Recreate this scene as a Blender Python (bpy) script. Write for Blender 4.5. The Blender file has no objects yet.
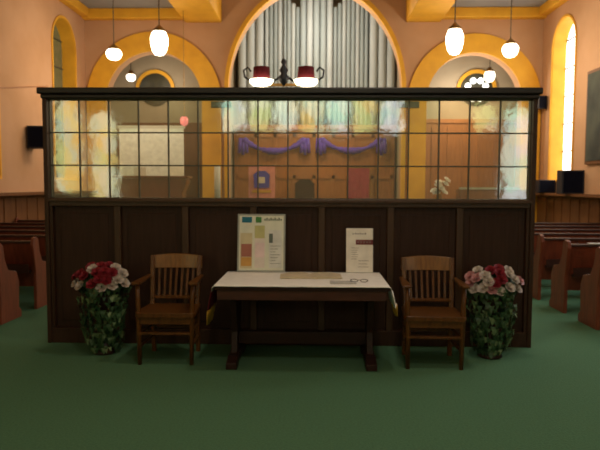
import bpy, bmesh, math, random
from mathutils import Vector, Matrix, geometry
C = bpy.context.scene.collection
PI = math.pi
random.seed(7)
def R(a): return math.radians(a)

# ------------------------------------------------------------ camera, world, exposure
cd = bpy.data.cameras.new('camera'); cam = bpy.data.objects.new('camera', cd); C.objects.link(cam)
cd.sensor_width = 36; cd.lens = 36
cam.matrix_world = Matrix.Translation((0, 0, 1.7)) @ (Matrix.Rotation(R(1.35), 4, 'Z') @ Matrix.Rotation(R(90-3.81), 4, 'X') @ Matrix.Rotation(R(0.23), 4, 'Z'))
cd.dof.use_dof = True; cd.dof.focus_distance = 2.2; cd.dof.aperture_fstop = 6   # the snapshot is slightly soft all over
bpy.context.scene.camera = cam
w = bpy.data.worlds.new('world'); bpy.context.scene.world = w; w.use_nodes = True
w.node_tree.nodes['Background'].inputs[0].default_value = (.7, .8, 1, 1)
w.node_tree.nodes['Background'].inputs[1].default_value = .3
vs = bpy.context.scene.view_settings
vs.view_transform = 'Standard'; vs.look = 'None'; vs.gamma = 1; vs.exposure = .18; vs.use_curve_mapping = False

def lamp(name, loc, power, col, size=.15, kind='POINT', rot=None, sy=None):
    l = bpy.data.lights.new(name, kind); l.energy = power; l.color = col
    if kind == 'AREA':
        l.size = size
        if sy: l.shape = 'RECTANGLE'; l.size_y = sy
    else: l.shadow_soft_size = size
    o = bpy.data.objects.new(name, l); C.objects.link(o); o.location = loc
    if rot: o.rotation_euler = rot
    return o
WARM = (1, .72, .42)
# fixtureless fills added in chancel, aisles and recesses; nave ceiling lamps; right-hand window daylight
lamp('chancel_fill', (0, 17.9, 6.6), 115, (1, .93, .82), .3)  # unseen fill added to light the organ pipes
lamp('choir_fill', (0, 17.15, 4.5), 150, (1, .85, .65), .25)  # added to brighten the organ case, without a fixture
lamp('screen_fill', (-4.45, 15.0, 3.9), 32, (1, .95, .85), .15)  # unseen point added to whiten the projection screen
lamp('left_aisle_fill', (-4.4, 14.2, 4.3), 90, WARM, .3)  # unseen fills added in both aisles
lamp('right_aisle_fill', (4.4, 14.2, 4.4), 130, (1, .82, .58), .3)
lamp('left_recess_fill', (-4.5, 17.8, 4.6), 25, (1, .85, .65), .2)  # unseen fills added inside the side recesses
lamp('right_recess_fill', (4.3, 17.7, 4.3), 80, (1, .88, .72), .2)
lamp('nave_light', (.9, 4.7, 6.1), 145, (1, .88, .72), .25)
lamp('rear_nave_light', (.6, 1.4, 5.9), 165, (1, .88, .72), .25)
lamp('window_daylight', (5.5, 8.5, 4.8), 75, (.85, .95, 1), 1.2, 'AREA', (0, R(28), 0), 4.5)

# ------------------------------------------------------------ materials
def mat(name, col, rough=.6, col2=None, scale=8, stretch=(1, 1, 1), spec=.5, metal=0, bump=0, det=4, em=None, es=0):
    m = bpy.data.materials.new(name); m.use_nodes = True; nt = m.node_tree; p = nt.nodes['Principled BSDF']
    p.inputs['Base Color'].default_value = (*col, 1); p.inputs['Roughness'].default_value = rough
    p.inputs['Specular IOR Level'].default_value = spec; p.inputs['Metallic'].default_value = metal
    if em: p.inputs['Emission Color'].default_value = (*em, 1); p.inputs['Emission Strength'].default_value = es
    if col2 is None: col2 = tuple(c*.82 for c in col)
    tc = nt.nodes.new('ShaderNodeTexCoord'); mp = nt.nodes.new('ShaderNodeMapping'); mp.inputs['Scale'].default_value = stretch
    nz = nt.nodes.new('ShaderNodeTexNoise'); nz.inputs['Scale'].default_value = scale; nz.inputs['Detail'].default_value = det
    cr = nt.nodes.new('ShaderNodeValToRGB'); cr.color_ramp.elements[0].color = (*col, 1); cr.color_ramp.elements[1].color = (*col2, 1)
    cr.color_ramp.elements[0].position = .35; cr.color_ramp.elements[1].position = .68
    L = nt.links.new
    L(tc.outputs['Object'], mp.inputs[0]); L(mp.outputs[0], nz.inputs[0]); L(nz.outputs[0], cr.inputs[0]); L(cr.outputs[0], p.inputs['Base Color'])
    if bump:
        b = nt.nodes.new('ShaderNodeBump'); b.inputs['Strength'].default_value = bump; b.inputs['Distance'].default_value = .02
        L(nz.outputs[0], b.inputs['Height']); L(b.outputs[0], p.inputs['Normal'])
    return m
def emit(name, col, s):
    m = bpy.data.materials.new(name); m.use_nodes = True; nt = m.node_tree; nt.nodes.clear()
    e = nt.nodes.new('ShaderNodeEmission'); e.inputs[0].default_value = (*col, 1); e.inputs[1].default_value = s
    o = nt.nodes.new('ShaderNodeOutputMaterial'); nt.links.new(e.outputs[0], o.inputs[0]); return m
def stained(name, cols, s, scale=3):
    m = bpy.data.materials.new(name); m.use_nodes = True; nt = m.node_tree; nt.nodes.clear()
    tc = nt.nodes.new('ShaderNodeTexCoord'); v = nt.nodes.new('ShaderNodeTexVoronoi'); v.inputs['Scale'].default_value = scale
    cr = nt.nodes.new('ShaderNodeValToRGB'); cr.color_ramp.interpolation = 'CONSTANT'
    sp = nt.nodes.new('ShaderNodeSeparateColor')
    while len(cr.color_ramp.elements) < len(cols): cr.color_ramp.elements.new(.5)
    for i, c in enumerate(cols): cr.color_ramp.elements[i].position = i/len(cols); cr.color_ramp.elements[i].color = (*c, 1)
    e = nt.nodes.new('ShaderNodeEmission'); e.inputs[1].default_value = s
    o = nt.nodes.new('ShaderNodeOutputMaterial'); L = nt.links.new
    L(tc.outputs['Object'], v.inputs['Vector']); L(v.outputs['Color'], sp.inputs[0]); L(sp.outputs[0], cr.inputs[0]); L(cr.outputs[0], e.inputs[0]); L(e.outputs[0], o.inputs[0])
    return m
def glass(name, tint, refl=.1, haze=.09):
    m = bpy.data.materials.new(name); m.use_nodes = True; nt = m.node_tree; nt.nodes.clear()
    t = nt.nodes.new('ShaderNodeBsdfTransparent'); t.inputs[0].default_value = (*tint, 1)
    g = nt.nodes.new('ShaderNodeBsdfGlossy'); g.inputs['Roughness'].default_value = .06
    mx = nt.nodes.new('ShaderNodeMixShader'); mx.inputs[0].default_value = refl
    nz = nt.nodes.new('ShaderNodeTexNoise'); nz.inputs['Scale'].default_value = 7; tc = nt.nodes.new('ShaderNodeTexCoord')
    b = nt.nodes.new('ShaderNodeBump'); b.inputs['Strength'].default_value = .05; b.inputs['Distance'].default_value = .02
    o = nt.nodes.new('ShaderNodeOutputMaterial'); L = nt.links.new
    L(tc.outputs['Object'], nz.inputs[0]); L(nz.outputs[0], b.inputs['Height']); L(b.outputs[0], g.inputs['Normal'])
    tr = nt.nodes.new('ShaderNodeBsdfTranslucent'); tr.inputs[0].default_value = (.85, .95, .62, 1)      # old glass scatters a little light
    m2 = nt.nodes.new('ShaderNodeMixShader'); m2.inputs[0].default_value = haze
    L(t.outputs[0], m2.inputs[1]); L(tr.outputs[0], m2.inputs[2]); L(m2.outputs[0], mx.inputs[1])
    L(g.outputs[0], mx.inputs[2]); L(mx.outputs[0], o.inputs[0]); return m

M = {}
M['carpet'] = mat('green_carpet', (.082, .175, .095), .95, (.066, .142, .077), 60, spec=.1, bump=.3)
M['pink'] = mat('salmon_plaster', (.56, .33, .19), .8, (.50, .285, .15), 1.2, spec=.2)
M['ochre'] = mat('ochre_paint', (.80, .42, .035), .55, (.70, .35, .03), 3, spec=.3)
M['taupe'] = mat('taupe_plaster', (.42, .35, .25), .85, (.37, .31, .22), 1.5, spec=.2)
M['ceil'] = mat('grey_ceiling_panel', (.34, .34, .34), .8, (.30, .30, .31), 1.5, spec=.2)
M['screenwood'] = mat('dark_oak', (.046, .020, .010), .45, (.030, .013, .006), 6, (6, 6, .7), spec=.25)
M['panelwood'] = mat('dark_oak_panel', (.040, .017, .0095), .5, (.027, .011, .006), 5, (7, 7, .6), spec=.22)
M['edgewood'] = mat('worn_oak', (.062, .029, .012), .45, (.044, .020, .008), 5, (7, 7, .6), spec=.4)
M['blackwood'] = mat('near_black_cornice', (.016, .011, .009), .4, (.011, .008, .007), 6, spec=.4)
M['pewwood'] = mat('pew_mahogany', (.20, .045, .018), .4, (.12, .028, .012), 4, (5, 5, .8), spec=.5)
M['pewdark'] = mat('pew_dark_top', (.05, .022, .014), .35, (.035, .014, .01), 4, spec=.5)
M['dado'] = mat('dado_oak', (.2, .085, .03), .5, (.14, .055, .02), 4, (6, 6, .7), spec=.35)
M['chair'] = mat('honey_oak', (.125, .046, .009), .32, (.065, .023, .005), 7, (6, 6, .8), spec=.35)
M['crest'] = mat('highlit_honey_oak', (.24, .10, .018), .3, (.15, .06, .012), 7, (6, 6, .8), spec=.45)  # lighter base colour carries the reflected highlight of the crest rail
M['table'] = mat('dark_walnut', (.03, .011, .008), .45, (.018, .007, .005), 5, (1, 5, 5), spec=.25)
M['organwood'] = mat('organ_oak', (.42, .17, .05), .45, (.31, .12, .035), 4, (6, 6, .7), spec=.4)
M['pipe'] = mat('pipe_zinc', (.46, .49, .47), .8, (.39, .42, .41), 2, (2, 2, .4), spec=.3)
M['pipedark'] = mat('pipe_tin_dull', (.34, .38, .37), .8, (.28, .32, .31), 2, (2, 2, .4), spec=.3)
M['lead'] = mat('lead_came', (.09, .08, .055), .5, metal=.3)
M['apron'] = mat('red_walnut', (.075, .026, .016), .4, (.05, .017, .011), 5, (1, 5, 5), spec=.35)
M['cloth'] = mat('white_linen', (.82, .79, .74), .9, (.76, .73, .68), 12, spec=.1)
M['maroon'] = mat('maroon_cloth', (.13, .012, .018), .8, spec=.2)
M['gold'] = mat('gold_fringe', (.6, .33, .03), .6)
M['white'] = mat('white_paper', (.66, .63, .56), .8, (.6, .58, .52), 5)
M['cream'] = mat('cream_paper', (.6, .5, .34), .8)
M['black'] = mat('black_plastic', (.012, .013, .02), .5)
M['navy'] = mat('dark_grille_cloth', (.006, .007, .016), .9, spec=.1)
M['brass'] = mat('aged_brass', (.35, .2, .06), .35, metal=.8)
M['purple'] = mat('purple_drape', (.12, .06, .48), .7, (.08, .04, .34), 10)
M['impost'] = mat('green_impost', (.03, .06, .035), .6)
M['globe'] = mat('milk_glass_lit', (.9, .85, .75), .3, em=(1, .87, .6), es=5)
M['globe2'] = mat('milk_glass_lit_dim', (.9, .85, .75), .3, em=(1, .9, .72), es=2.6)
M['leaf'] = mat('ivy_leaf', (.016, .05, .018), .5, (.05, .11, .04), 25)
M['leaf2'] = mat('variegated_leaf', (.2, .27, .13), .5, (.06, .13, .05), 25)
M['red'] = mat('red_petal', (.26, .008, .02), .7, (.17, .006, .014), 30)
M['wpet'] = mat('white_petal', (.6, .53, .47), .7, (.48, .4, .36), 30)
M['ppet'] = mat('pink_petal', (.55, .3, .3), .7, (.48, .2, .22), 30)
M['day'] = emit('daylight_pane', (1, .98, .92), 3.0)
M['dusk'] = mat('dim_green_pane', (.07, .075, .03), .25, (.11, .1, .05), 6, em=(.3, .28, .12), es=.12)
M['night'] = mat('unlit_pane', (.03, .03, .018), .4, (.05, .045, .02), 5)
M['stain_y'] = stained('amber_stained_pane', [(1, .88, .34), (.75, .85, .32), (1, .68, .18), (.6, .85, .62), (.92, .92, .6)], 3.8, 2.2)
M['stain_g'] = stained('pale_green_stained_pane', [(.6, 1, .75), (.85, 1, .8), (1, 1, .7), (.5, .8, .75), (.9, .95, .95)], 4.2, 2.2)

# ------------------------------------------------------------ mesh helpers
class MB:
    def __init__(s): s.bm = bmesh.new(); s.mi = 0
    def _f(s, vs, mi=None):
        try: f = s.bm.faces.new(vs); f.material_index = s.mi if mi is None else mi; return f
        except ValueError: return None
    def box(s, x0, x1, y0, y1, z0, z1, mtx=None):
        v = [s.bm.verts.new((mtx @ Vector(p)) if mtx else p) for p in [(x0,y0,z0),(x1,y0,z0),(x1,y1,z0),(x0,y1,z0),(x0,y0,z1),(x1,y0,z1),(x1,y1,z1),(x0,y1,z1)]]
        for q in ((0,3,2,1),(4,5,6,7),(0,1,5,4),(1,2,6,5),(2,3,7,6),(3,0,4,7)): s._f([v[i] for i in q])
        return s
    def beam(s, a, b, w, d, up=(0,1,0)):        # square bar from a to b
        a = Vector(a); b = Vector(b); z = (b-a).normalized(); x = Vector(up).cross(z)
        if x.length < 1e-4: x = Vector((1,0,0))
        x.normalize(); y = z.cross(x)
        r = []
        for p in (a, b): r.append([s.bm.verts.new(p + x*sx*w/2 + y*sy*d/2) for sx, sy in ((-1,-1),(1,-1),(1,1),(-1,1))])
        for i in range(4): s._f([r[0][i], r[0][(i+1)%4], r[1][(i+1)%4], r[1][i]])
        s._f(r[0][::-1]); s._f(r[1]); return s
    def tube(s, pts, rad, n=10, caps=True):
        pts = [Vector(p) for p in pts]; rs = rad if isinstance(rad, (list, tuple)) else [rad]*len(pts); rings = []
        for i, p in enumerate(pts):
            t = (pts[min(i+1, len(pts)-1)] - pts[max(i-1, 0)]).normalized()
            u = Vector((0,1,0)) if abs(t.y) < .9 else Vector((1,0,0))
            x = t.cross(u).normalized(); y = t.cross(x)
            rings.append([s.bm.verts.new(p + (x*math.cos(2*PI*k/n) + y*math.sin(2*PI*k/n))*rs[i]) for k in range(n)])
        for a, b in zip(rings, rings[1:]):
            for k in range(n): s._f([a[k], a[(k+1)%n], b[(k+1)%n], b[k]])
        if caps: s._f(rings[0][::-1]); s._f(rings[-1])
        return s
    def lathe(s, prof, c=(0,0,0), n=20):         # prof: (r, z)
        rings = []
        for r, z in prof: rings.append([s.bm.verts.new((c[0]+r*math.cos(2*PI*k/n), c[1]+r*math.sin(2*PI*k/n), c[2]+z)) for k in range(n)])
        for a, b in zip(rings, rings[1:]):
            for k in range(n): s._f([a[k], a[(k+1)%n], b[(k+1)%n], b[k]])
        s._f(rings[0][::-1]); s._f(rings[-1]); return s
    def prism(s, outer, holes, f0, f1):          # outline with holes between two mappings (u,v)->xyz
        loops = [outer] + list(holes); flat = [p for l in loops for p in l]
        A = [s.bm.verts.new(f0(*p)) for p in flat]; B = [s.bm.verts.new(f1(*p)) for p in flat]
        for t in geometry.tessellate_polygon([[Vector((u, v, 0)) for u, v in l] for l in loops]):
            s._f([A[i] for i in t]); s._f([B[i] for i in t][::-1])
        o = 0
        for l in loops:
            n = len(l)
            for i in range(n): j = (i+1) % n; s._f([A[o+i], A[o+j], B[o+j], B[o+i]])
            o += n
        return s
    def build(s, name, m, parent=None, bevel=0, smooth=False, loc=None):
        bmesh.ops.recalc_face_normals(s.bm, faces=s.bm.faces)
        me = bpy.data.meshes.new(name); s.bm.to_mesh(me); s.bm.free()
        for mm in (m if isinstance(m, (list, tuple)) else [m]): me.materials.append(mm)
        o = bpy.data.objects.new(name, me); C.objects.link(o)
        if parent: o.parent = parent
        if loc: o.location = loc
        if smooth:
            for p in me.polygons: p.use_smooth = True
        if bevel:
            b = o.modifiers.new('bevel', 'BEVEL'); b.width = bevel; b.segments = 2; b.limit_method = 'ANGLE'
        return o
def thing(name, label, cat, loc=(0,0,0), rz=0, group=None):
    o = bpy.data.objects.new(name, None); C.objects.link(o); o.location = loc; o.rotation_euler = (0, 0, rz); o.empty_display_size = .2
    o['label'] = label; o['category'] = cat
    if group: o['group'] = group
    return o
def tag(o, label, cat, group=None):
    o['label'] = label; o['category'] = cat
    if group: o['group'] = group
    return o
def struct(o): o['kind'] = 'structure'; return o
def dup(o, parent=None):
    c = o.copy(); C.objects.link(c)
    if parent: c.parent = parent
    for ch in [q for q in bpy.data.objects if q.parent == o]: dup(ch, c)
    return c
def arch(cx, cz, r, z0, n=24, rz=None):          # closed outline of an arched opening
    rz = rz or r
    p = [(cx-r, z0)] + [(cx - r*math.cos(PI*k/n), cz + rz*math.sin(PI*k/n)) for k in range(n+1)] + [(cx+r, z0)]
    return p

# ------------------------------------------------------------ the church
XW, YF, YB, ZC, ZH = 6.46, 17.0, -4.5, 6.55, 8.4
XS = {-1: 6.46, 1: 6.28}
struct(MB().box(-XW, XW, YB, YF, -.15, 0).build('floor', M['carpet']))
# front wall with three arches
holes = [arch(-4.52, 4.05, 1.36, .6), arch(4.42, 4.05, 1.32, .6), arch(0, 4.35, 2.42, .6, 32, 2.85)]
struct(MB().prism([(-XW, 0), (XW, 0), (XW, ZH), (-XW, ZH)], holes, lambda u, v: (u, YF, v), lambda u, v: (u, YF+.35, v)).build('wall_front', M['pink']))
def band(cx, cz, ri, ro, z0, y, d, rzi=None, rzo=None):
    a = arch(cx, cz, ri, z0, 32, rzi); b = arch(cx, cz, ro, z0, 32, rzo)
    return MB().prism(b + a[::-1], [], lambda u, v: (u, y-d, v), lambda u, v: (u, y, v))
struct(band(-4.52, 4.05, 1.36, 1.9, .0, YF, .08).build('trim_1', M['ochre']))
struct(band(4.42, 4.05, 1.32, 1.83, .0, YF, .08).build('trim_2', M['ochre']))
struct(band(0, 4.35, 2.42, 2.53, .0, YF, .12, 2.85, 2.98).build('trim_3', M['ochre']))
for i, x in enumerate((-2.61, 2.61)):
    struct(MB().box(x-.28, x+.28, YF-.16, YF, 3.85, 4.02).build('trim_%d' % (4+i), M['impost']))
# side walls with tall arched windows
WL = [(15.55, .70), (11.5, .70), (7.8, .70)]
def side(s, name):
    hs = [arch(y, 5.24, r, 1.85) for y, r in WL]
    if s < 0: hs.append(arch(-3.2, 3.3, .95, 1.25))
    struct(MB().prism([(YB, 0), (YF, 0), (YF, ZH), (YB, ZH)], hs, lambda u, v: (s*XS[s], u, v), lambda u, v: (s*(XS[s]+.45), u, v)).build(name, M['pink']))
side(-1, 'wall_left'); side(1, 'wall_right')
n = 1
for s in (-1, 1):
    for y, r in WL:
        a = arch(y, 5.24, r+.0, 1.85); b = arch(y, 5.24, r+.05, 1.80)
        f = MB().prism(b, [[(p, q) for p, q in a]], lambda u, v: (s*(XS[s]-.03), u, v), lambda u, v: (s*(XS[s]+.0), u, v))
        win = thing('window_%d' % n, '', ''); del win['label'], win['category']; win['kind'] = 'structure'
        lin = arch(y, 5.24, r-.01, 1.86); lout = arch(y, 5.24, r, 1.85)
        f.prism(lout, [lin], lambda u, v: (s*XS[s], u, v), lambda u, v: (s*(XS[s]+.40), u, v))
        f.build('window_surround', M['ochre'], win)
        MB().prism(lin, [], lambda u, v: (s*(XS[s]+.34), u, v), lambda u, v: (s*(XS[s]+.36), u, v)).build('window_glass', M['day'] if s > 0 else M['dusk'], win)
        g = MB(); g.box(*sorted((s*(XS[s]+.31), s*(XS[s]+.34))), y-.02, y+.02, 1.85, 6.15)
        for k in range(5): g.box(*sorted((s*(XS[s]+.31), s*(XS[s]+.34))), y-r, y+r, 2.6+k*.72, 2.625+k*.72)
        g.build('window_bar', M['lead'], win)
        n += 1
struct(MB().prism(arch(-3.2, 3.3, .95, 1.25), [], lambda u, v: (-XW-.1, u, v), lambda u, v: (-XW-.13, u, v)).build('window_%d' % n, M['stain_y'])); n += 1
# rear wall, behind the photographer, with its stained windows
RW = [(-6.06, .38, 1.3, 3.4, 'stain_y')] + [(-2.3+.74*k, .3, 3.22, 4.0, 'stain_y' if k % 2 else 'stain_g') for k in range(7)] + [(4.85, .3, 3.25, 3.75, 'stain_y'), (5.76, .42, 1.3, 3.5, 'stain_g')]
struct(MB().prism([(-XW, 0), (XW, 0), (XW, ZH), (-XW, ZH)], [arch(x, z1, r, z0, 12) for x, r, z0, z1, _ in RW],
       lambda u, v: (u, YB, v), lambda u, v: (u, YB-.3, v)).build('wall_back', M['pink']))
for x, r, z0, z1, mm in RW:
    o = MB().prism(arch(x, z1, r, z0, 12), [], lambda u, v: (u, YB-.12, v), lambda u, v: (u, YB-.15, v)).build('window_%d' % n, M[mm]); struct(o); n += 1
# ceiling: flat side panels, deep beams, high centre
m = MB()
for s in (-1, 1): m.box(*sorted((s*3.4, s*(XW+.2))), YB, YF, ZC, ZC+.1)
m.box(-2.65, 2.65, YB, YF, ZH, ZH+.1); struct(m.build('ceiling', M['ceil']))
m = MB()
for s in (-1, 1): m.box(*sorted(((s*2.6, s*3.62) if s < 0 else (2.5, 3.45))), YB, YF, 6.2, ZH+.1)
struct(m.build('trim_6', M['ochre'], bevel=.03))
m = MB()
for s in (-1, 1):
    m.box(*sorted((s*3.45, s*XW)), YF-.25, YF, 6.27, ZC)
    m.box(*sorted((s*(XS[s]-.22), s*XW)), YB, YF-.25, 6.3, ZC)
struct(m.build('trim_7', M['ochre'], bevel=.03))
# dado along the side walls
for s, nm in ((-1, 'left'), (1, 'right')):
    m = MB(); a, b = sorted((s*(XS[s]-.06), s*XS[s])); m.box(a, b, YB, YF-.1, 0, 1.46)
    for k in range(42): y = YB+.25+k*.5; m.box(*sorted((s*(XS[s]-.08), s*(XS[s]-.06))), y-.04, y+.04, .1, 1.4)
    m.box(*sorted((s*(XS[s]-.32), s*XS[s])), YB, YF-.1, 1.46, 1.52)
    struct(m.build('baseboard_'+nm, M['dado']))
# chancel floor, recess walls, chancel walls
struct(MB().box(-XW, XW, YF-2.2, 21.2, .0, .6).build('floor_chancel', M['carpet']))
struct(MB().box(-XW, -2.75, 18.7, 18.85, .6, ZH).build('wall_recess_left', M['taupe']))
struct(MB().box(2.75, XW, 18.7, 18.85, .6, ZH).build('wall_recess_right', M['taupe']))
for s, nm in ((-1, 'left'), (1, 'right')):
    struct(MB().box(*sorted((s*2.62, s*2.75)), YF+.35, 21.0, .6, ZH).build('wall_chancel_'+nm, M['taupe']))
    struct(MB().box(*sorted((s*XW, s*(XW+.1))), YF+.35, 18.85, .6, ZH).build('wall_recess_side_'+nm, M['taupe']))
struct(MB().box(-2.75, 2.75, 21.0, 21.2, .6, ZH).build('wall_chancel_back', M['taupe']))
struct(MB().box(-XW-.1, XW+.1, YF, 21.2, ZH, ZH+.1).build('ceiling_chancel', M['taupe']))
# round window and small arch trim inside each side recess
for s, dark in ((-1, True), (1, False)):
    cx = s*4.93; cz = 4.62
    win = bpy.data.objects.new('window_%d' % n, None); C.objects.link(win); win['kind'] = 'structure'; n += 1
    MB().prism([(cx+.5*math.cos(k*PI/16), cz+.5*math.sin(k*PI/16)) for k in range(32)], [], lambda u, v: (u, 18.66, v), lambda u, v: (u, 18.7, v)).build('window_glass', M['night'], win)
    band(cx, cz, .5, .61, cz-.02, 18.7, .07).build('window_surround', M['ochre'], win)
    if not dark:
        m = MB()
        for k in range(8):
            a = k*PI/4+PI/8; c2 = (cx+.29*math.cos(a), cz+.29*math.sin(a))
            m.prism([(c2[0]+.095*math.cos(q*PI/5), c2[1]+.095*math.sin(q*PI/5)) for q in range(10)], [], lambda u, v: (u, 18.62, v), lambda u, v: (u, 18.655, v))
        m.build('window_petal', M['day'], win)
# panelling in the recesses
m = MB()
m.box(3.05, 6.1, 18.55, 18.7, .6, 3.6)
for k in range(7): m.box(3.1+k*.47, 3.16+k*.47, 18.52, 18.55, .7, 3.5)
m.box(3.0, 6.15, 18.5, 18.7, 3.6, 3.72)
struct(m.build('trim_8', M['organwood']))
m = MB(); m.box(-6.1, -3.05, 18.55, 18.7, .6, 3.6)
for k in range(7): m.box(-6.0+k*.47, -5.94+k*.47, 18.52, 18.55, .7, 3.5)
struct(m.build('trim_9', M['dado']))

# ------------------------------------------------------------ organ
org = thing('pipe_organ', 'large pipe organ with silver grey pipes over an oak case in the central arch', 'organ', (0, 19.2, .6))
m = MB(); m.box(-2.55, 2.55, 0, 1.4, 0, 2.85); m.box(-2.58, 2.58, -.08, 1.4, 2.85, 3.0)
for k in range(9): x = -2.5+k*.62; m.box(x-.05, x+.05, -.05, 0, .2, 2.75)
m.box(-2.5, 2.5, -.05, 0, 2.6, 2.75); m.box(-2.5, 2.5, -.05, 0, 1.3, 1.42)
m.build('organ_case', M['organwood'], org)
x = -2.5; seq = [.13]*3 + [.066]*8 + [.1]*5 + [.066]*8 + [.13]*3
tot = sum(seq)*2 + .012*len(seq); x = -tot/2 + .05
for i, r in enumerate(seq):
    x += r; c = (len(seq)-1)/2
    yy = .45 - (.22 if r == .1 else 0)*math.cos((i-c)*.5) - (.2 if r == .13 else 0)
    h = 5.5 - (.35*abs(i-c)*.35 if r < .09 else 0)
    h = {.13: 4.4, .1: 4.6}.get(r, 3.4 + .12*abs(i-c))
    mm = MB(); fz = .55 if r > .09 else .42
    mm.lathe([(r*.25, 0), (r*.6, fz*.5), (r*.95, fz), (r, fz+.05), (r, fz+.2), (r, h), (r*.96, h+.02)], (x, yy, 3.0), 14)
    mm.box(x-r*.5, x+r*.5, yy-r-.012, yy-r*.8, 3.0+fz+.04, 3.0+fz+.1)
    mm.build('organ_pipe', M['pipe'] if (r > .12 or i % 3 == 0) else M['pipedark'], org, smooth=True)
    x += r + .012
# dark wood back panel of organ behind pipes
MB().box(-2.58, 2.58, 1.0, 1.1, 3.0, 7.0).build('back_panel', M['taupe'], org)
# purple swags on the case front
def swag(xa, xb, z, drop, label):
    pts = []; 
    for k in range(25):
        t = k/24; pts.append((xa+(xb-xa)*t, -.0 + .015*math.sin(k*2.1), z - drop*4*t*(1-t)))
    mm = MB()
    rs = [.05 + .06*abs(math.sin(PI*k/24*2+PI/2)) + .012*math.sin(k*2.6) for k in range(25)]
    mm.tube(pts, rs, 10)
    for xx in (xa, xb):
        for q in range(3): mm.tube([(xx-.09+q*.09, -.02, z+.05), (xx-.1+q*.1, -.04, z-.2), (xx-.12+q*.12, -.03, z-.42-.06*(q % 2))], [.05, .07, .05], 8)
    o = mm.build('purple_swag', M['purple'], smooth=True, loc=(0, 19.02, 0)); tag(o, label, 'drape'); return o
swag(-2.25, -.3, 3.12, .36, 'purple cloth swag draped on the left half of the organ case')
swag(.2, 2.1, 3.12, .34, 'purple cloth swag draped on the right half of the organ case')

# banners on stands before the organ
def banner(x, y, z0, z1, w, mats, label, motif):
    t = thing('standing_banner', label, 'banner', (x, y, .6))
    a = z0-.6; b = z1-.6
    MB().tube([(0, .05, .03), (0, .05, b+.08)], .018).build('pole', M['brass'], t)
    MB().lathe([(.2, 0), (.2, .02), (.05, .05)], (0, .05, 0)).build('base', M['brass'], t)
    MB().tube([(-w/2-.04, .03, b+.02), (w/2+.04, .03, b+.02)], .012).build('crossbar', M['brass'], t)
    m = MB(); N = 12
    pa = [m.bm.verts.new((-w/2+w*k/N, .02*math.sin(k*1.1)-.02, a)) for k in range(N+1)]; pb = [m.bm.verts.new((-w/2+w*k/N, .0, b)) for k in range(N+1)]
    for k in range(N): m._f([pa[k], pa[k+1], pb[k+1], pb[k]])
    o = m.build('banner_cloth', mats, t); sol = o.modifiers.new('thick', 'SOLIDIFY'); sol.thickness = .006
    if motif:
        MB().prism([(-.22, a+.56), (.22, a+.56), (.24, a+.95), (.12, a+1.06), (-.12, a+1.06), (-.24, a+.95)], [], lambda u, v: (u, -.06, v), lambda u, v: (u, -.04, v)).build('motif', M['motifblue'], o)
        MB().box(-.1, .1, -.07, -.055, a+.7, a+.88).build('motif_centre', M['white'], o)
        MB().box(-.28, .28, -.055, -.04, a+.42, a+.5).build('stripe', M['gold'], o)
    return t
M['motifblue'] = mat('royal_blue', (.05, .06, .5), .6)
M['rose'] = mat('rose_pink', (.75, .3, .27), .7)
M['crimson'] = mat('crimson', (.42, .04, .07), .7)
banner(-1.55, 17.7, 1.05, 2.25, .78, M['rose'], 'pink banner with a blue motif standing left of the chancel centre', True)
banner(1.3, 17.7, 1.05, 2.2, .62, M['crimson'], 'crimson banner standing right of the chancel centre', False)

# pulpit chair (dark square) before the organ
t = thing('clergy_chair', 'dark high-backed clergy chair between the two banners', 'chair', (-.3, 18.3, .6))
MB().box(-.3, .3, -.3, .25, .4, .47).build('seat', M['table'], t)
MB().prism([(-.3, .47), (.3, .47), (.3, 1.15), (.15, 1.27), (-.15, 1.27), (-.3, 1.15)], [], lambda u, v: (u, .2, v), lambda u, v: (u, .25, v)).build('backrest', M['table'], t)
for x, y in ((-.27, -.27), (.27, -.27), (-.27, .22), (.27, .22)): MB().box(x-.03, x+.03, y-.03, y+.03, 0, .4).build('leg', M['table'], t)

# projection screen, piano, flowers seen through the glass on the left
t = thing('projection_screen', 'white projection screen on a stand before the left arch', 'screen', (-4.45, 16.4, .6))
MB().box(-.88, .88, -.02, .02, 1.25, 2.62).build('screen_sheet', M['scr'] if 'scr' in M else mat('screen_white', (.9, .93, .88), .7), t)
MB().box(-.92, .92, -.035, .035, 2.62, 2.7).build('case', M['white'], t)
MB().box(-.9, .9, -.025, .025, 1.2, 1.25).build('bottom_bar', M['white'], t)
MB().tube([(0, .05, 0), (0, .05, 2.65)], .02).build('pole', M['black'], t)
m = MB()
for a in range(3): m.tube([(0, .05, .35), (.42*math.cos(a*2.1+.4), .05+.42*math.sin(a*2.1+.4), .015)], .015, 8)
m.build('tripod_leg', M['black'], t)
M['cherry'] = mat('cherry_wood', (.13, .04, .025), .3, (.09, .025, .016), 5)
t = thing('upright_piano', 'reddish brown upright piano with rounded lid below the white screen', 'piano', (-4.2, 15.3, .6))
MB().prism([(-.8, 0), (.8, 0), (.82, .9), (.93, 1.17), (.9, 1.26), (-.9, 1.26), (-.93, 1.17), (-.82, .9)], [], lambda u, v: (u, 0, v), lambda u, v: (u, .5, v)).build('body', M['cherry'], t, bevel=.02)
ks = MB().box(-.8, .8, -.25, 0, .62, .72).build('key_shelf', M['cherry'], t)
MB().box(-.72, .72, -.23, -.02, .72, .74).build('keyboard', M['white'], ks)
MB().box(-.98, .98, -.06, .55, 1.26, 1.32).build('lid', M['cherry'], t, bevel=.015)
for x in (-.72, .72): MB().box(x-.04, x+.04, -.24, -.16, 0, .62).build('leg', M['cherry'], t)
# sheet music on piano
tag(MB().box(-.16, .16, -.012, .012, 0, .22).build('sheet_music', M['white'], loc=(-4.5, 15.45, 1.92)), 'white sheet music standing on the piano lid', 'sheet music')

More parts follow.
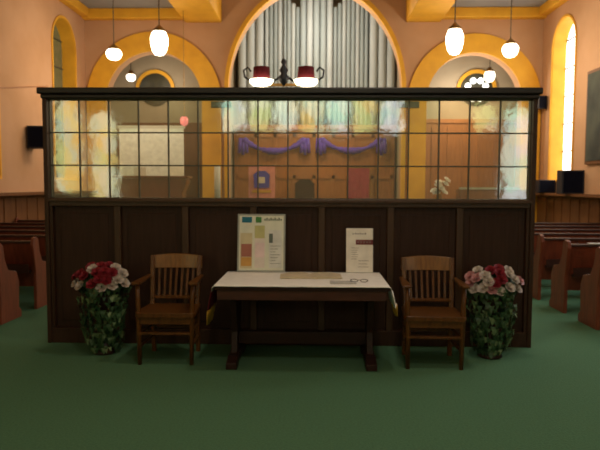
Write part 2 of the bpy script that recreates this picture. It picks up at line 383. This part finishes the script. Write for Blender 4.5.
# communion rail on the right, with white lilies
def blooms(t, spots, mats, r):
    for i, (x, y, z) in enumerate(spots):
        m = MB(); tilt = Vector((x, y-.1, .25)).normalized()
        q = tilt.to_track_quat('Z', 'Y').to_matrix()
        for L, (rr, zz, n) in enumerate(((1.0, .25, 6), (.75, .5, 5), (.45, .62, 4))):
            for k in range(n):
                a = 2*PI*k/n + L*.5 + i; h = PI/n*1.15
                c = lambda rad, ang, zc: m.bm.verts.new(Vector((x, y, z)) + q @ Vector((rad*r*math.cos(ang), rad*r*math.sin(ang), zc*r)))
                v = [c(.1, a, -.2), c(rr*.7, a-h, zz*.3), c(rr*.95, a-h*.75, zz*.85), c(rr*1.05, a, zz*1.0), c(rr*.95, a+h*.75, zz*.85), c(rr*.7, a+h, zz*.3)]
                m._f(v)
        m.build('bloom', mats[i], t, smooth=True)
M['lily'] = mat('lily_white', (.9, .9, .84), .6)
t = thing('lily_arrangement', 'white lilies in a brass vase behind the right half of the screen', 'flowers', (3.3, 16.0, 1.22))
MB().lathe([(.05, 0), (.08, .02), (.06, .06), (.1, .14), (.06, .24), (.08, .28)]).build('vase', M['brass'], t, smooth=True)
sp = [(-.12, 0, .34), (.04, -.03, .4), (.16, 0, .52), (0, .02, .56), (-.06, 0, .27), (.13, -.02, .3), (.2, 0, .62), (-.02, -.04, .48)]
blooms(t, sp, [M['lily']]*8, .115)
m = MB()
for x, y, z in sp: m.tube([(0, 0, .24), (x, y, z)], .006, 5)
m.build('stems', M['leaf'], t)
t = thing('flower_table', 'oak side table under the white lilies', 'table', (3.35, 16.0, .6))
MB().box(-.4, .4, -.2, .2, .58, .62).build('tabletop', M['organwood'], t)
for x in (-.35, .35):
    for y in (-.15, .15): MB().box(x-.03, x+.03, y-.03, y+.03, 0, .58).build('leg', M['organwood'], t)
t = thing('choir_pew', 'choir pew with a pale cushion beyond the right half of the screen', 'pew', (4.7, 16.1, .6))
MB().box(-.85, .85, .12, .18, .1, 1.0).build('backrest', M['dado'], t)
MB().box(-.85, .85, -.25, .12, .4, .45).build('seat', M['dado'], t)
MB().box(-.8, .8, .08, .22, 1.0, 1.06).build('top_rail', mat('sage_pad', (.35, .38, .3), .8), t)
for x in (-.88, .85): MB().box(x, x+.03, -.28, .2, 0, 1.0).build('end_panel', M['dado'], t)
t = thing('altar_candle', 'tall white candle on a brass stand at the left side of the chancel', 'candle', (-2.62, 16.2, .6))
MB().lathe([(.16, 0), (.14, .03), (.03, .06), (.025, .55), (.09, .6), (.09, .62)]).build('candle_stand', M['brass'], t, smooth=True)
MB().lathe([(.085, .62), (.085, 1.6), (.02, 1.62)]).build('candle_wax', M['white'], t, smooth=True)

# ------------------------------------------------------------ lamps
def pendant(x, y, z, r, h, label, ztop, mt='globe', power=0, squat=False):
    t = thing('pendant_lamp', label, 'lamp', (x, y, z))
    MB().tube([(0, 0, h/2+.06), (0, 0, ztop-z)], .012, 8).build('rod', M['lead'], t)
    MB().lathe([(.03, .12), (.05, .09), (r*.7, .02), (r*.75, -.02)], (0, 0, h/2)).build('cap', M['brass'], t, smooth=True)
    pr = [(r*.62, h*.5), (r*.8, h*.42), (r, h*.2), (r*.97, -h*.05), (r*.8, -h*.3), (r*.5, -h*.46), (r*.12, -h*.5)]
    MB().lathe(pr[::-1]).build('lamp_shade', M[mt], t, smooth=True)
    MB().lathe([(.08, -.03), (.08, 0)], (0, 0, ztop-z), 12).build('ceiling_rose', M['brass'], t)
    return t
pendant(-3.31, 12.9, 4.69, .19, .52, 'long white glowing pendant lamp left of the organ, brightest on that side', 6.2)
pendant(2.86, 12.6, 4.64, .18, .53, 'long white glowing pendant lamp right of the organ', 6.2)
pendant(-4.85, 14.6, 4.82, .19, .26, 'squat white pendant lamp at the far left before the left arch', 6.55)
pendant(4.6, 14.5, 4.88, .19, .32, 'squat white pendant lamp before the right arch near the corner', 6.55)
pendant(-5.45, 17.9, 4.85, .14, .22, 'small dim pendant lamp inside the left arch', 8.4, 'globe2')
pendant(5.1, 17.9, 4.88, .16, .32, 'small white pendant lamp inside the right arch', 8.4, 'globe2')
# chandelier
t = thing('chandelier', 'two-armed chandelier with maroon shades over white glass bowls before the organ pipes', 'chandelier', (-.59, 11.5, 3.66))
MB().tube([(0, 0, .2), (0, 0, ZH-3.72)], .01, 6).build('chain', M['lead'], t)
MB().lathe([(.02, -.1), (.07, -.02), (.12, .06), (.05, .14), (.09, .2), (.03, .3), (.06, .36), (.02, .42)], n=14).build('hub', M['black'], t, smooth=True)
MB().beam((-.5, 0, -.07), (.5, 0, -.07), .05, .05).build('crossbar', M['brass'], t)
for s in (-1, 1):
    MB().tube([(s*.08, 0, .08), (s*.22, 0, -.03), (s*.4, 0, -.05), (s*.6, 0, -.02), (s*.74, 0, .08), (s*.76, 0, .2), (s*.68, 0, .26), (s*.62, 0, .18)], .02, 8).build('scroll_arm', M['black'], t, smooth=True)
    MB().lathe([(.08, -.09), (.17, -.08), (.22, -.03), (.23, .02), (.215, .025), (.19, .0)], (s*.42, 0, 0), 18).build('glass_bowl', M['globe'], t, smooth=True)
    MB().lathe([(.165, -.01), (.155, .25), (.15, .26)], (s*.42, 0, 0), 18).build('lamp_shade', M['maroon'], t, smooth=True)
t = thing('sanctuary_lamp', 'small rose red hanging sanctuary lamp left of the organ', 'lamp', (-3.42, 15.8, 3.35))
MB().lathe([(.03, -.12), (.1, -.06), (.11, .06), (.07, .12)], n=14).build('lamp_glass', mat('ruby_glass', (.8, .2, .2), .3, em=(1, .25, .25), es=.8), t, smooth=True)
MB().tube([(0, 0, .1), (0, 0, 6.2-3.35)], .008, 6).build('chain', M['brass'], t)

# wall things
def speaker(name, label, loc, w, d, h, rz=0, cat='loudspeaker'):
    t = thing(name, label, cat, loc, rz)
    MB().box(-w/2, w/2, -d/2, d/2, 0, h).build('cabinet', M['black'], t, bevel=.01)
    MB().box(-w*.42, w*.42, -d/2-.015, -d/2-.001, h*.06, h*.94).build('grille', M['navy'], t)
    return t
speaker('loudspeaker', 'dark loudspeaker fixed to the left side wall above the pews', (-6.26, 13.55, 2.5), .38, .36, .5, R(8))
speaker('loudspeaker', 'small dark loudspeaker on the right wall beside the tall bright window', (6.14, 16.6, 3.78), .22, .22, .35)
speaker('loudspeaker', 'large black loudspeaker standing on the right wall ledge below the bright window', (6.02, 14.3, 1.52), .52, .3, .55)
speaker('loudspeaker', 'low black box on the right wall ledge just beside the screen post', (6.04, 15.9, 1.52), .44, .3, .34)
t = thing('framed_painting', 'large dark grey green painting in a brown frame on the right wall', 'painting', (XS[1]-.03, 13.2, 3.25))
MB().box(-.03, .03, -.85, .85, -1.05, 1.05).build('frame', M['dado'], t)
MB().box(-.045, -.03, -.78, .78, -.98, .98).build('canvas', mat('murky_canvas', (.07, .08, .06), .85, (.03, .035, .03), 1.6, det=6), t)
m = MB(); m.tube([(-6.44, 9.2, 3.25), (-6.44, 11.2, 3.5), (-6.44, 12.65, 3.72), (-6.44, 14.5, 4.05)], .012, 6)
tag(m.build('wall_cable', M['organwood']), 'thin brown cable running along the left side wall', 'cable')

# ------------------------------------------------------------ pews
def make_pew(L):
    t = thing('church_pew', '', 'pew')
    prof = [(.0, 0), (.5, 0), (.5, .08), (.44, .14), (.46, .46), (.40, .60), (.2, .64), (.12, .78), (.09, .95), (.03, .99), (-.05, .97), (-.07, .88), (0, .5)]
    for x in (0, L-.05):
        MB().prism(prof, [], lambda u, v: (x, u, v), lambda u, v: (x+.05, u, v)).build('end_panel', M['pewwood'], t, bevel=.008)
    MB().box(.05, L-.05, .06, .46, .42, .46).build('seat', M['pewwood'], t)
    m = MB(); m.prism([(.08, .3), (.11, .3), (.01, .9), (-.02, .9)], [], lambda u, v: (.05, u, v), lambda u, v: (L-.05, u, v)); m.build('backrest', M['pewwood'], t)
    MB().box(.05, L-.05, -.04, .04, .9, .935).build('top_rail', M['pewdark'], t, bevel=.008)
    MB().box(.1, L-.1, -.03, .03, .5, .53).box(.1, L-.1, -.035, -.025, .53, .62).build('book_rack', M['pewdark'], t)
    return t
ordn = ['nearest', 'second', 'third', 'fourth', 'fifth', 'sixth', 'seventh']
base = make_pew(3.0)
for s, x0, wd in ((1, 3.34, 'right'), (-1, -6.76, 'left')):
    for k in range(7):
        o = base if (s == 1 and k == 0) else dup(base)
        o.location = (x0 if s > 0 else -6.36, (7.08 + .93*k) if s > 0 else (7.05+.93*k), 0)
        if s < 0: o.scale = (.867, 1, 1)
        if s > 0: o.scale = (.99, 1, 1)
        o['label'] = ('dark mahogany pew on the %s side of the screen, nearest row to the camera' % wd) if k == 0 else ('dark mahogany pew on the %s side of the screen, %s row from the camera' % (wd, ordn[k]))
        o['group'] = 'pews along the %s aisle' % wd
tag(MB().box(-.11, .11, -.045, .045, 0, .012).build('thin_slab', M['white'], loc=(3.75, 8.01, .936)), 'thin white slab lying on the top rail of the second right pew', 'leaflet')  # thin pale slabs on the top rails of two right pews
tag(MB().box(-.1, .1, -.045, .045, 0, .012).build('thin_slab', M['cream'], loc=(3.55, 7.08, .936)), 'thin cream slab lying on the top rail of the nearest right pew', 'leaflet')

# ------------------------------------------------------------ glazed oak screen
X0, X1, YP = -2.85, 2.29, 6.3
scr = thing('glazed_screen', 'long dark oak screen with leaded glass panes above and wood panels below', 'screen', (0, YP, 0))
GX0, GX1, GZ0, GZ1 = X0+.045, X1-.045, 1.555, 2.59
for x in (X0, X1-.045): MB().box(x, x+.045, -.03, .13, 0, 2.6).build('corner_post', M['screenwood'], scr, bevel=.006)
m = MB(); m.box(X0-.035, X1+.03, -.08, .18, 2.635, 2.70); m.box(X0-.01, X1+.01, -.05, .15, 2.59, 2.635); m.build('cornice', M['blackwood'], scr, bevel=.012)
m = MB(); m.box(GX0, GX1, -.02, .12, 1.47, 1.555); m.box(GX0, GX1, -.05, -.02, 1.515, 1.545); m.build('middle_rail', M['edgewood'], scr, bevel=.006)
MB().box(GX0, GX1, -.02, .12, 0, .16).build('bottom_rail', M['screenwood'], scr, bevel=.006)
N = 7; w7 = (GX1-GX0)/N
for k in range(N+1):
    x = GX0 + k*w7; a, b = max(GX0, x-.035), min(GX1, x+.035)
    MB().box(a, b, -.012, .11, .16, 1.47).build('stile', M['edgewood'] if 0 < k < N else M['screenwood'], scr, bevel=.006)
    if k < N:
        m = MB(); xa, xb = x+.035 if k else x+.035, x+w7-.035
        m.box(xa, xb, .03, .06, .16, 1.47); m.box(xa+.07, xb-.07, .018, .03, .24, 1.39)
        m.build('panel', M['panelwood'], scr, bevel=.008)
pm = [glass('pane_clear', (.86, .85, .70), .13), glass('pane_green', (.76, .84, .66), .14), glass('pane_amber', (.90, .82, .60), .13)]
m = MB(); NX, NZ = 16, 3; dx = (GX1-GX0)/NX; dz = (GZ1-GZ0)/NZ
for i in range(NX):
    for j in range(NZ):
        m.mi = random.choice([0, 0, 1, 2]) if j < 2 else random.choice([1, 1, 2, 0])
        v = [m.bm.verts.new(p) for p in ((GX0+i*dx, .05, GZ0+j*dz), (GX0+(i+1)*dx, .05, GZ0+j*dz), (GX0+(i+1)*dx, .05, GZ0+(j+1)*dz), (GX0+i*dx, .05, GZ0+(j+1)*dz))]
        m._f(v)
m.build('leaded_glass', pm, scr)
m = MB(); 
for i in range(NX+1): x = GX0+i*dx; m.box(x-.007, x+.007, .038, .062, GZ0, GZ1)
for j in range(NZ+1): z = GZ0+j*dz; m.box(GX0, GX1, .0385, .0615, z-.007, z+.007)
m.build('lead_came', M['lead'], scr)

# ------------------------------------------------------------ table
TX, TY = -.11, 5.30
t = thing('refectory_table', 'dark wooden trestle table standing against the screen under a white cloth', 'table', (TX, TY, 0))
MB().box(-.79, .79, 0, .92, .757, .795).build('tabletop', M['table'], t, bevel=.008)
MB().box(-.76, .76, .02, .88, .665, .757).build('apron', M['apron'], t, bevel=.005)
for s in (-1, 1):
    x = s*.645
    m = MB(); m.prism([(.3, .1), (.62, .1), (.58, .3), (.68, .6), (.72, .665), (.2, .665), (.24, .6), (.34, .3)], [], lambda u, v: (x-.03, u, v), lambda u, v: (x+.03, u, v))
    m.build('trestle_leg', M['table'], t, bevel=.006)
    m = MB(); m.prism([(.1, 0), (.24, 0), (.26, .03), (.66, .03), (.68, 0), (.82, 0), (.82, .06), (.7, .1), (.22, .1), (.1, .06)], [], lambda u, v: (x-.05, u, v), lambda u, v: (x+.05, u, v))
    m.build('foot', M['table'], t, bevel=.008)
MB().box(-.62, .62, .43, .49, .16, .28).build('stretcher', M['table'], t, bevel=.006)
# cloth
cl = thing('table_runner', 'white cloth spread over the dark table with coloured ends hanging down', 'tablecloth', (TX, TY, .796))
m = MB(); NXc, NYc = 40, 16
prof = [(-.805, -.05), (-.80, -.012), (-.785, .004)] + [(-.78+1.56*k/24, .004 + .0012*math.sin(k*1.7)) for k in range(25)] + [(.785, .004), (.80, -.012), (.805, -.05)]
rows = []
for j in range(11):
    y = -.012 + .9*j/10; dy = 0
    rows.append([m.bm.verts.new((x, y, z)) for x, z in prof])
front = [m.bm.verts.new((x, -.014, z-.006)) for x, z in prof]; rows = [front] + rows
for a, b in zip(rows, rows[1:]):
    for k in range(len(a)-1): m._f([a[k], a[k+1], b[k+1], b[k]])
o = m.build('cloth_top', M['cloth'], cl, smooth=True); so = o.modifiers.new('thick', 'SOLIDIFY'); so.thickness = .003
def drop(s, y0, y1, mats, z1, tip, name):
    m = MB(); NN = 14
    def row(z, f, bulge): return [m.bm.verts.new((s*(.808 + bulge + .008*math.sin(k*1.3)), y0+(y1-y0)*(.5+(k/NN-.5)*f), z)) for k in range(NN+1)]
    rr = [row(-.04, 1, 0), row(-.12, .98, .02), row(-.2, .95, .035), row(z1, .9, .045)]
    for a, b in zip(rr, rr[1:]):
        for k in range(NN): m._f([a[k], a[k+1], b[k+1], b[k]])
    end = o = m.build(name, mats, cl, smooth=True); so = o.modifiers.new('thick', 'SOLIDIFY'); so.thickness = .004
    m = MB(); rr = [row(z1, .9, .045), row(z1-.05, .82, .052), row(z1-tip, .5, .065)]
    for a, b in zip(rr, rr[1:]):
        for k in range(NN): m._f([a[k], a[k+1], b[k+1], b[k]])
    o = m.build('gold_fringe', M['gold'], end, smooth=True); so = o.modifiers.new('thick', 'SOLIDIFY'); so.thickness = .006
drop(-1, .02, .5, M['maroon'], -.24, .15, 'maroon_end')
drop(1, .02, .42, M['cloth'], -.16, .13, 'white_end')

# posters and papers on the table
def board(name, label, cat, px, w, h, y, lean, frame):
    t = thing(name, label, cat, (px, y, .804)); t.rotation_euler = (-lean, 0, 0)
    MB().box(-w/2, w/2, 0, .012, 0, h).build('backing', frame, t)
    return t
M['greyframe'] = mat('grey_frame', (.32, .33, .29), .5)
t = board('poster_board', 'framed poster with teal and orange pictures leaning against the screen on the table', 'poster', -.545, .495, .6, 6.13, R(8), M['greyframe'])
def patch(t, nm, u0, u1, v0, v1, col, W, H, d=.003, lvl=1):
    return MB().box(-W/2+u0*W, -W/2+u1*W, -d, 0, H*(1-v1), H*(1-v0)).build(nm, col if not isinstance(col, tuple) else mat(nm, col, .7), t)
W, H = .495, .6
sheet = patch(t, 'poster_sheet', .035, .965, .03, .97, mat('sheet_cream', (.70, .70, .57), .7, (.62, .63, .52), 9), W, H, .002)
for a in [('teal_picture', .09, .3, .05, .15, (.01, .16, .24)), ('green_picture', .38, .5, .05, .15, (.06, .22, .05)),
          ('photo_column', .06, .31, .33, .94, (.62, .54, .34)), ('portrait', .08, .3, .52, .74, (.38, .14, .10)), ('orange_picture', .08, .3, .75, .9, (.6, .32, .08)),
          ('centre_column', .36, .57, .34, .93, (.74, .66, .6)), ('yellow_picture', .36, .57, .2, .42, (.52, .5, .22)), ('pink_picture', .37, .57, .5, .75, (.78, .62, .62)),
          ('right_column', .66, .93, .28, .93, (.68, .68, .64)), ('grey_figure', .66, .74, .34, .5, (.12, .15, .13))]:
    patch(sheet, a[0], *a[1:5], a[5], W, H, .0035 if 'column' in a[0] else .005)
m = MB()
for k in range(9): u = .56+k*.042; m.box(-W/2+u*W, -W/2+(u+.026)*W, -.005, 0, H*.885, H*(.915+.02*(k % 2)))
m.build('poster_heading', mat('ink_green', (.08, .12, .08), .7), sheet); m = MB()
for r_ in range(7):
    v = .55 + r_*.05; m.box(-W/2+.69*W, -W/2+(.9-.05*(r_ % 3))*W, -.006, 0, H*(1-v-.007), H*(1-v))
    
m.build('poster_lettering', mat('ink_grey_green', (.12, .15, .12), .7), sheet)
W, H = .275, .455
t = board('notice_board', 'narrow white notice with a dark red band propped upright on the right of the table', 'notice', .47, W, H, 6.15, R(6), M['cream'])
nsheet = patch(t, 'notice_sheet', .0, 1, .0, 1, mat('sheet_white', (.82, .77, .68), .7), W, H, .002)
m = MB(); m.box(-W/2+.36*W, W/2, -.005, 0, H*.63, H*.74); m.build('red_band', mat('dark_red', (.16, .02, .025), .7), nsheet)
m = MB()
for k in range(6): u = .24+k*.09; m.box(-W/2+u*W, -W/2+(u+.05)*W, -.004, 0, H*.86, H*(.885+.012*(k % 2)))
for k in range(5): u = .42+k*.11; m.box(-W/2+u*W, -W/2+(u+.055)*W, -.007, -.004, H*.66, H*.71)
for k in range(6): m.box(-W/2+.2*W, -W/2+(.4+.03*(k % 3))*W, -.004, 0, H*(.3+k*.05), H*(.308+k*.05))
for k in range(3): m.box(-W/2+.45*W, -W/2+(.85-.06*(k % 2))*W, -.004, 0, H*(.12+k*.07), H*(.128+k*.07))
m.build('notice_lettering', mat('ink_grey', (.22, .17, .16), .7), nsheet)
# open book
t = thing('open_book', 'open cream book lying in the middle of the white cloth', 'book', (-.03, 5.85, .803), R(2))
for s in (-1, 1):
    m = MB(); m.prism([(0, 0), (s*.3, 0), (s*.3, .006), (s*.2, .02), (s*.08, .026), (0, .008)], [], lambda u, v: (u, -.14, v), lambda u, v: (u, .14, v))
    m.build('pages', M['cream'], t)
t = thing('eyeglasses', 'pair of grey spectacles lying on the cloth before the narrow notice', 'spectacles', (.42, 5.52, .803), R(-4))
m = MB()
for s in (-1, 1):
    m.tube([(s*.045+.033*math.cos(k*PI/8), .003, .016+.012*math.sin(k*PI/8)) for k in range(17)], .0035, 6)
m.tube([(-.014, 0, .02), (0, -.002, .023), (.014, 0, .02)], .003, 6); m.build('frame', M['lead'], t)
for s in (-1, 1): MB().tube([(s*.078, .004, .018), (s*.08, .1, .01), (s*.075, .14, .005)], .003, 6).build('temple', M['lead'], t)
tag(MB().box(-.12, .12, -.07, .07, 0, .006).build('printed_leaflet', mat('leaflet_grey', (.35, .34, .33), .7, (.55, .53, .48), 60), loc=(.27, 5.5, .803)), 'grey printed leaflet lying left of the spectacles', 'leaflet')

# ------------------------------------------------------------ armchairs
def armchair(loc, rz, label):
    t = thing('wooden_armchair', label, 'chair', loc, rz, 'honey oak armchairs')
    # seat, front faces -y
    m = MB(); m.prism([(-.27, -.27), (.27, -.27), (.29, -.2), (.26, .22), (-.26, .22), (-.29, -.2)], [], lambda u, v: (u, v, .455), lambda u, v: (u, v, .5))
    m.build('seat', M['chair'], t, bevel=.012)
    MB().box(-.24, .24, -.245, .2, .39, .455).build('seat_rail', M['chair'], t)
    for s in (-1, 1):
        MB().tube([(s*.245, -.225, 0), (s*.25, -.225, .44), (s*.255, -.225, .62), (s*.26, -.22, .765)], [.02, .026, .022, .02], 10).build('leg', M['chair'], t, smooth=True)
        m = MB(); m.beam((s*.225, .25, 0), (s*.225, .2, .47), .042, .042); m.beam((s*.225, .2, .47), (s*.24, .29, .98), .042, .036); m.build('leg', M['chair'], t, bevel=.006)
        m = MB(); m.prism([(-.29, -.03), (-.25, -.045), (.26, -.02), (.26, .02), (-.25, .045), (-.29, .03)], [], lambda u, v: (s*.265+v, u, .765), lambda u, v: (s*.265+v, u, .79))
        m.build('armrest', M['chair'], t, bevel=.008)
        MB().tube([(s*.243, -.22, .17), (s*.225, .235, .17)], .013, 8).build('stretcher', M['chair'], t)
        MB().tube([(s*.243, -.22, .29), (s*.225, .225, .29)], .013, 8).build('stretcher', M['chair'], t)
    MB().beam((-.245, -.225, .3), (.245, -.225, .3), .024, .04).build('stretcher', M['chair'], t, bevel=.004)
    MB().beam((-.225, .23, .26), (.225, .23, .26), .024, .03).build('stretcher', M['chair'], t)
    # crest rail, curved in plan and crowned
    m = MB(); n = 12; r0 = []; r1 = []
    for k in range(n+1):
        u = -1+2*k/n; x = .262*u; y = .30-.035*(1-u*u)*-1; zt = .975+.018*(1-u*u)
        r0.append([m.bm.verts.new(p) for p in ((x, y-.028, .85), (x, y+.002, .85), (x, y+.016, zt), (x, y-.012, zt))])
    for a, b in zip(r0, r0[1:]):
        for q in range(4): m._f([a[q], a[(q+1) % 4], b[(q+1) % 4], b[q]])
    m._f(r0[0]); m._f(r0[-1][::-1]); m.build('crest_rail', M['crest'], t, bevel=.004)
    MB().beam((-.23, .225, .565), (.23, .225, .565), .075, .024, (0, 0, 1)).build('lower_back_rail', M['chair'], t, bevel=.004)
    for k in range(7):
        x = -.165+.055*k; MB().beam((x, .225, .56), (x*1.06, .30+.03*(1-(x/.2)**2), .87), .022, .012).build('back_slat', M['chair'], t)
    return t
armchair((-1.40, 5.77, 0), R(1), 'honey oak armchair left of the table, beside the left flowers')
armchair((1.13, 5.72, 0), R(-2), 'honey oak armchair right of the table, beside the right flowers')

# ------------------------------------------------------------ flower arrangements
def flowers(loc, label, seed, cols):
    rnd = random.Random(seed)
    t = thing('flower_arrangement', label, 'flowers', loc)
    MB().lathe([(.11, 0), (.12, .02), (.06, .06), (.045, .3), (.06, .45), (.13, .52), (.15, .62), (.14, .63)], n=18).build('pedestal_vase', M['table'], t, smooth=True)
    def leaves(nm, mm, cnt, fn):
        m = MB()
        for _ in range(cnt):
            p, out = fn(); z = (Vector(out) + Vector((rnd.uniform(-.6, .6), rnd.uniform(-.6, .6), rnd.uniform(-.8, .2)))).normalized()
            x = z.cross(Vector((0, 0, 1))).normalized(); y = z.cross(x); s = rnd.uniform(.024, .05)
            if y.z > 0: y = -y
            P = [(0, -.2), (.75, -.35), (.5, .3), (.15, 1.3), (-.15, 1.3), (-.5, .3), (-.75, -.35)]
            v = [m.bm.verts.new(Vector(p) + (x*a + y*b)*s + z*s*.25*(abs(a))) for a, b in P]
            m._f(v)
        m.build(nm, mm, t)
    def low():
        a = rnd.uniform(0, 2*PI); z = rnd.uniform(.0, .72) ; z = max(z, .07)
        r = (.115 + .10*min(1, z/.5))*math.sqrt(rnd.uniform(.3, 1.35)) + .03*math.sin(a*3+z*9)
        return (r*math.cos(a), r*math.sin(a)*.85, z), (math.cos(a), math.sin(a), .1)
    def up():
        a = rnd.uniform(0, 2*PI); e = rnd.uniform(-.3, 1.2); r = .21
        return (r*1.1*math.cos(a)*math.cos(e), r*.85*math.sin(a)*math.cos(e), .68+.16*math.sin(e)), (math.cos(a)*math.cos(e), math.sin(a)*math.cos(e), math.sin(e)+.2)
    leaves('dark_foliage', M['leaf'], 400, low); leaves('pale_foliage', M['leaf2'], 190, low); leaves('top_foliage', M['leaf'], 240, up)
    m = MB()
    for k in range(12): a = k*PI/6; m.tube([(0, 0, .6), (.12*math.cos(a), .1*math.sin(a), .66), (.21*math.cos(a), .18*math.sin(a), .5), (.19*math.cos(a+.2), .17*math.sin(a+.2), .12)], .004, 5)
    m.build('trailing_stems', M['leaf'], t)
    spots = []; mats = []
    for x, y, z, c in cols: spots.append((x, y, z)); mats.append(M[c])
    blooms(t, spots, mats, .056)
    return t
def dome(rnd, fn, n=30):
    out = []; tries = 0
    while len(out) < n and tries < 4000:
        tries += 1
        u = rnd.uniform(-1, 1); v = rnd.uniform(-.45, 1)
        if u*u + (v*v if v > 0 else v*v*.6) > 1: continue
        x = .26*u; z = .755+.145*v; y = -.2*math.sqrt(max(0, 1-u*u*.9-max(0, v)**2*.9))
        if all((x-a)**2+(z-c)**2+(y-b)**2 > .0044 for a, b, c, _ in out): out.append((x, y, z, fn(u, v, rnd)))
    return out
def fnL(u, v, r):
    if abs(u-.15) < .38 and v > -.25: return 'red'
    if v < -.4: return r.choice(['wpet', 'red', 'wpet'])
    if u < -.3 and v > .1: return r.choice(['red', 'wpet', 'red'])
    return r.choice(['wpet', 'wpet', 'wpet'])
def fnR(u, v, r):
    if abs(u+.02) < .3 and v > -.3: return 'red'
    return r.choice(['wpet', 'ppet', 'wpet', 'wpet'])
flowers((-2.11, 5.93, 0), 'tall ivy-trailed arrangement of red and white flowers at the left end of the screen', 3, dome(random.Random(5), fnL, 21))
flowers((1.76, 5.93, 0), 'tall ivy-trailed arrangement of pink, white and red flowers at the screen right end', 4, dome(random.Random(9), fnR, 21))
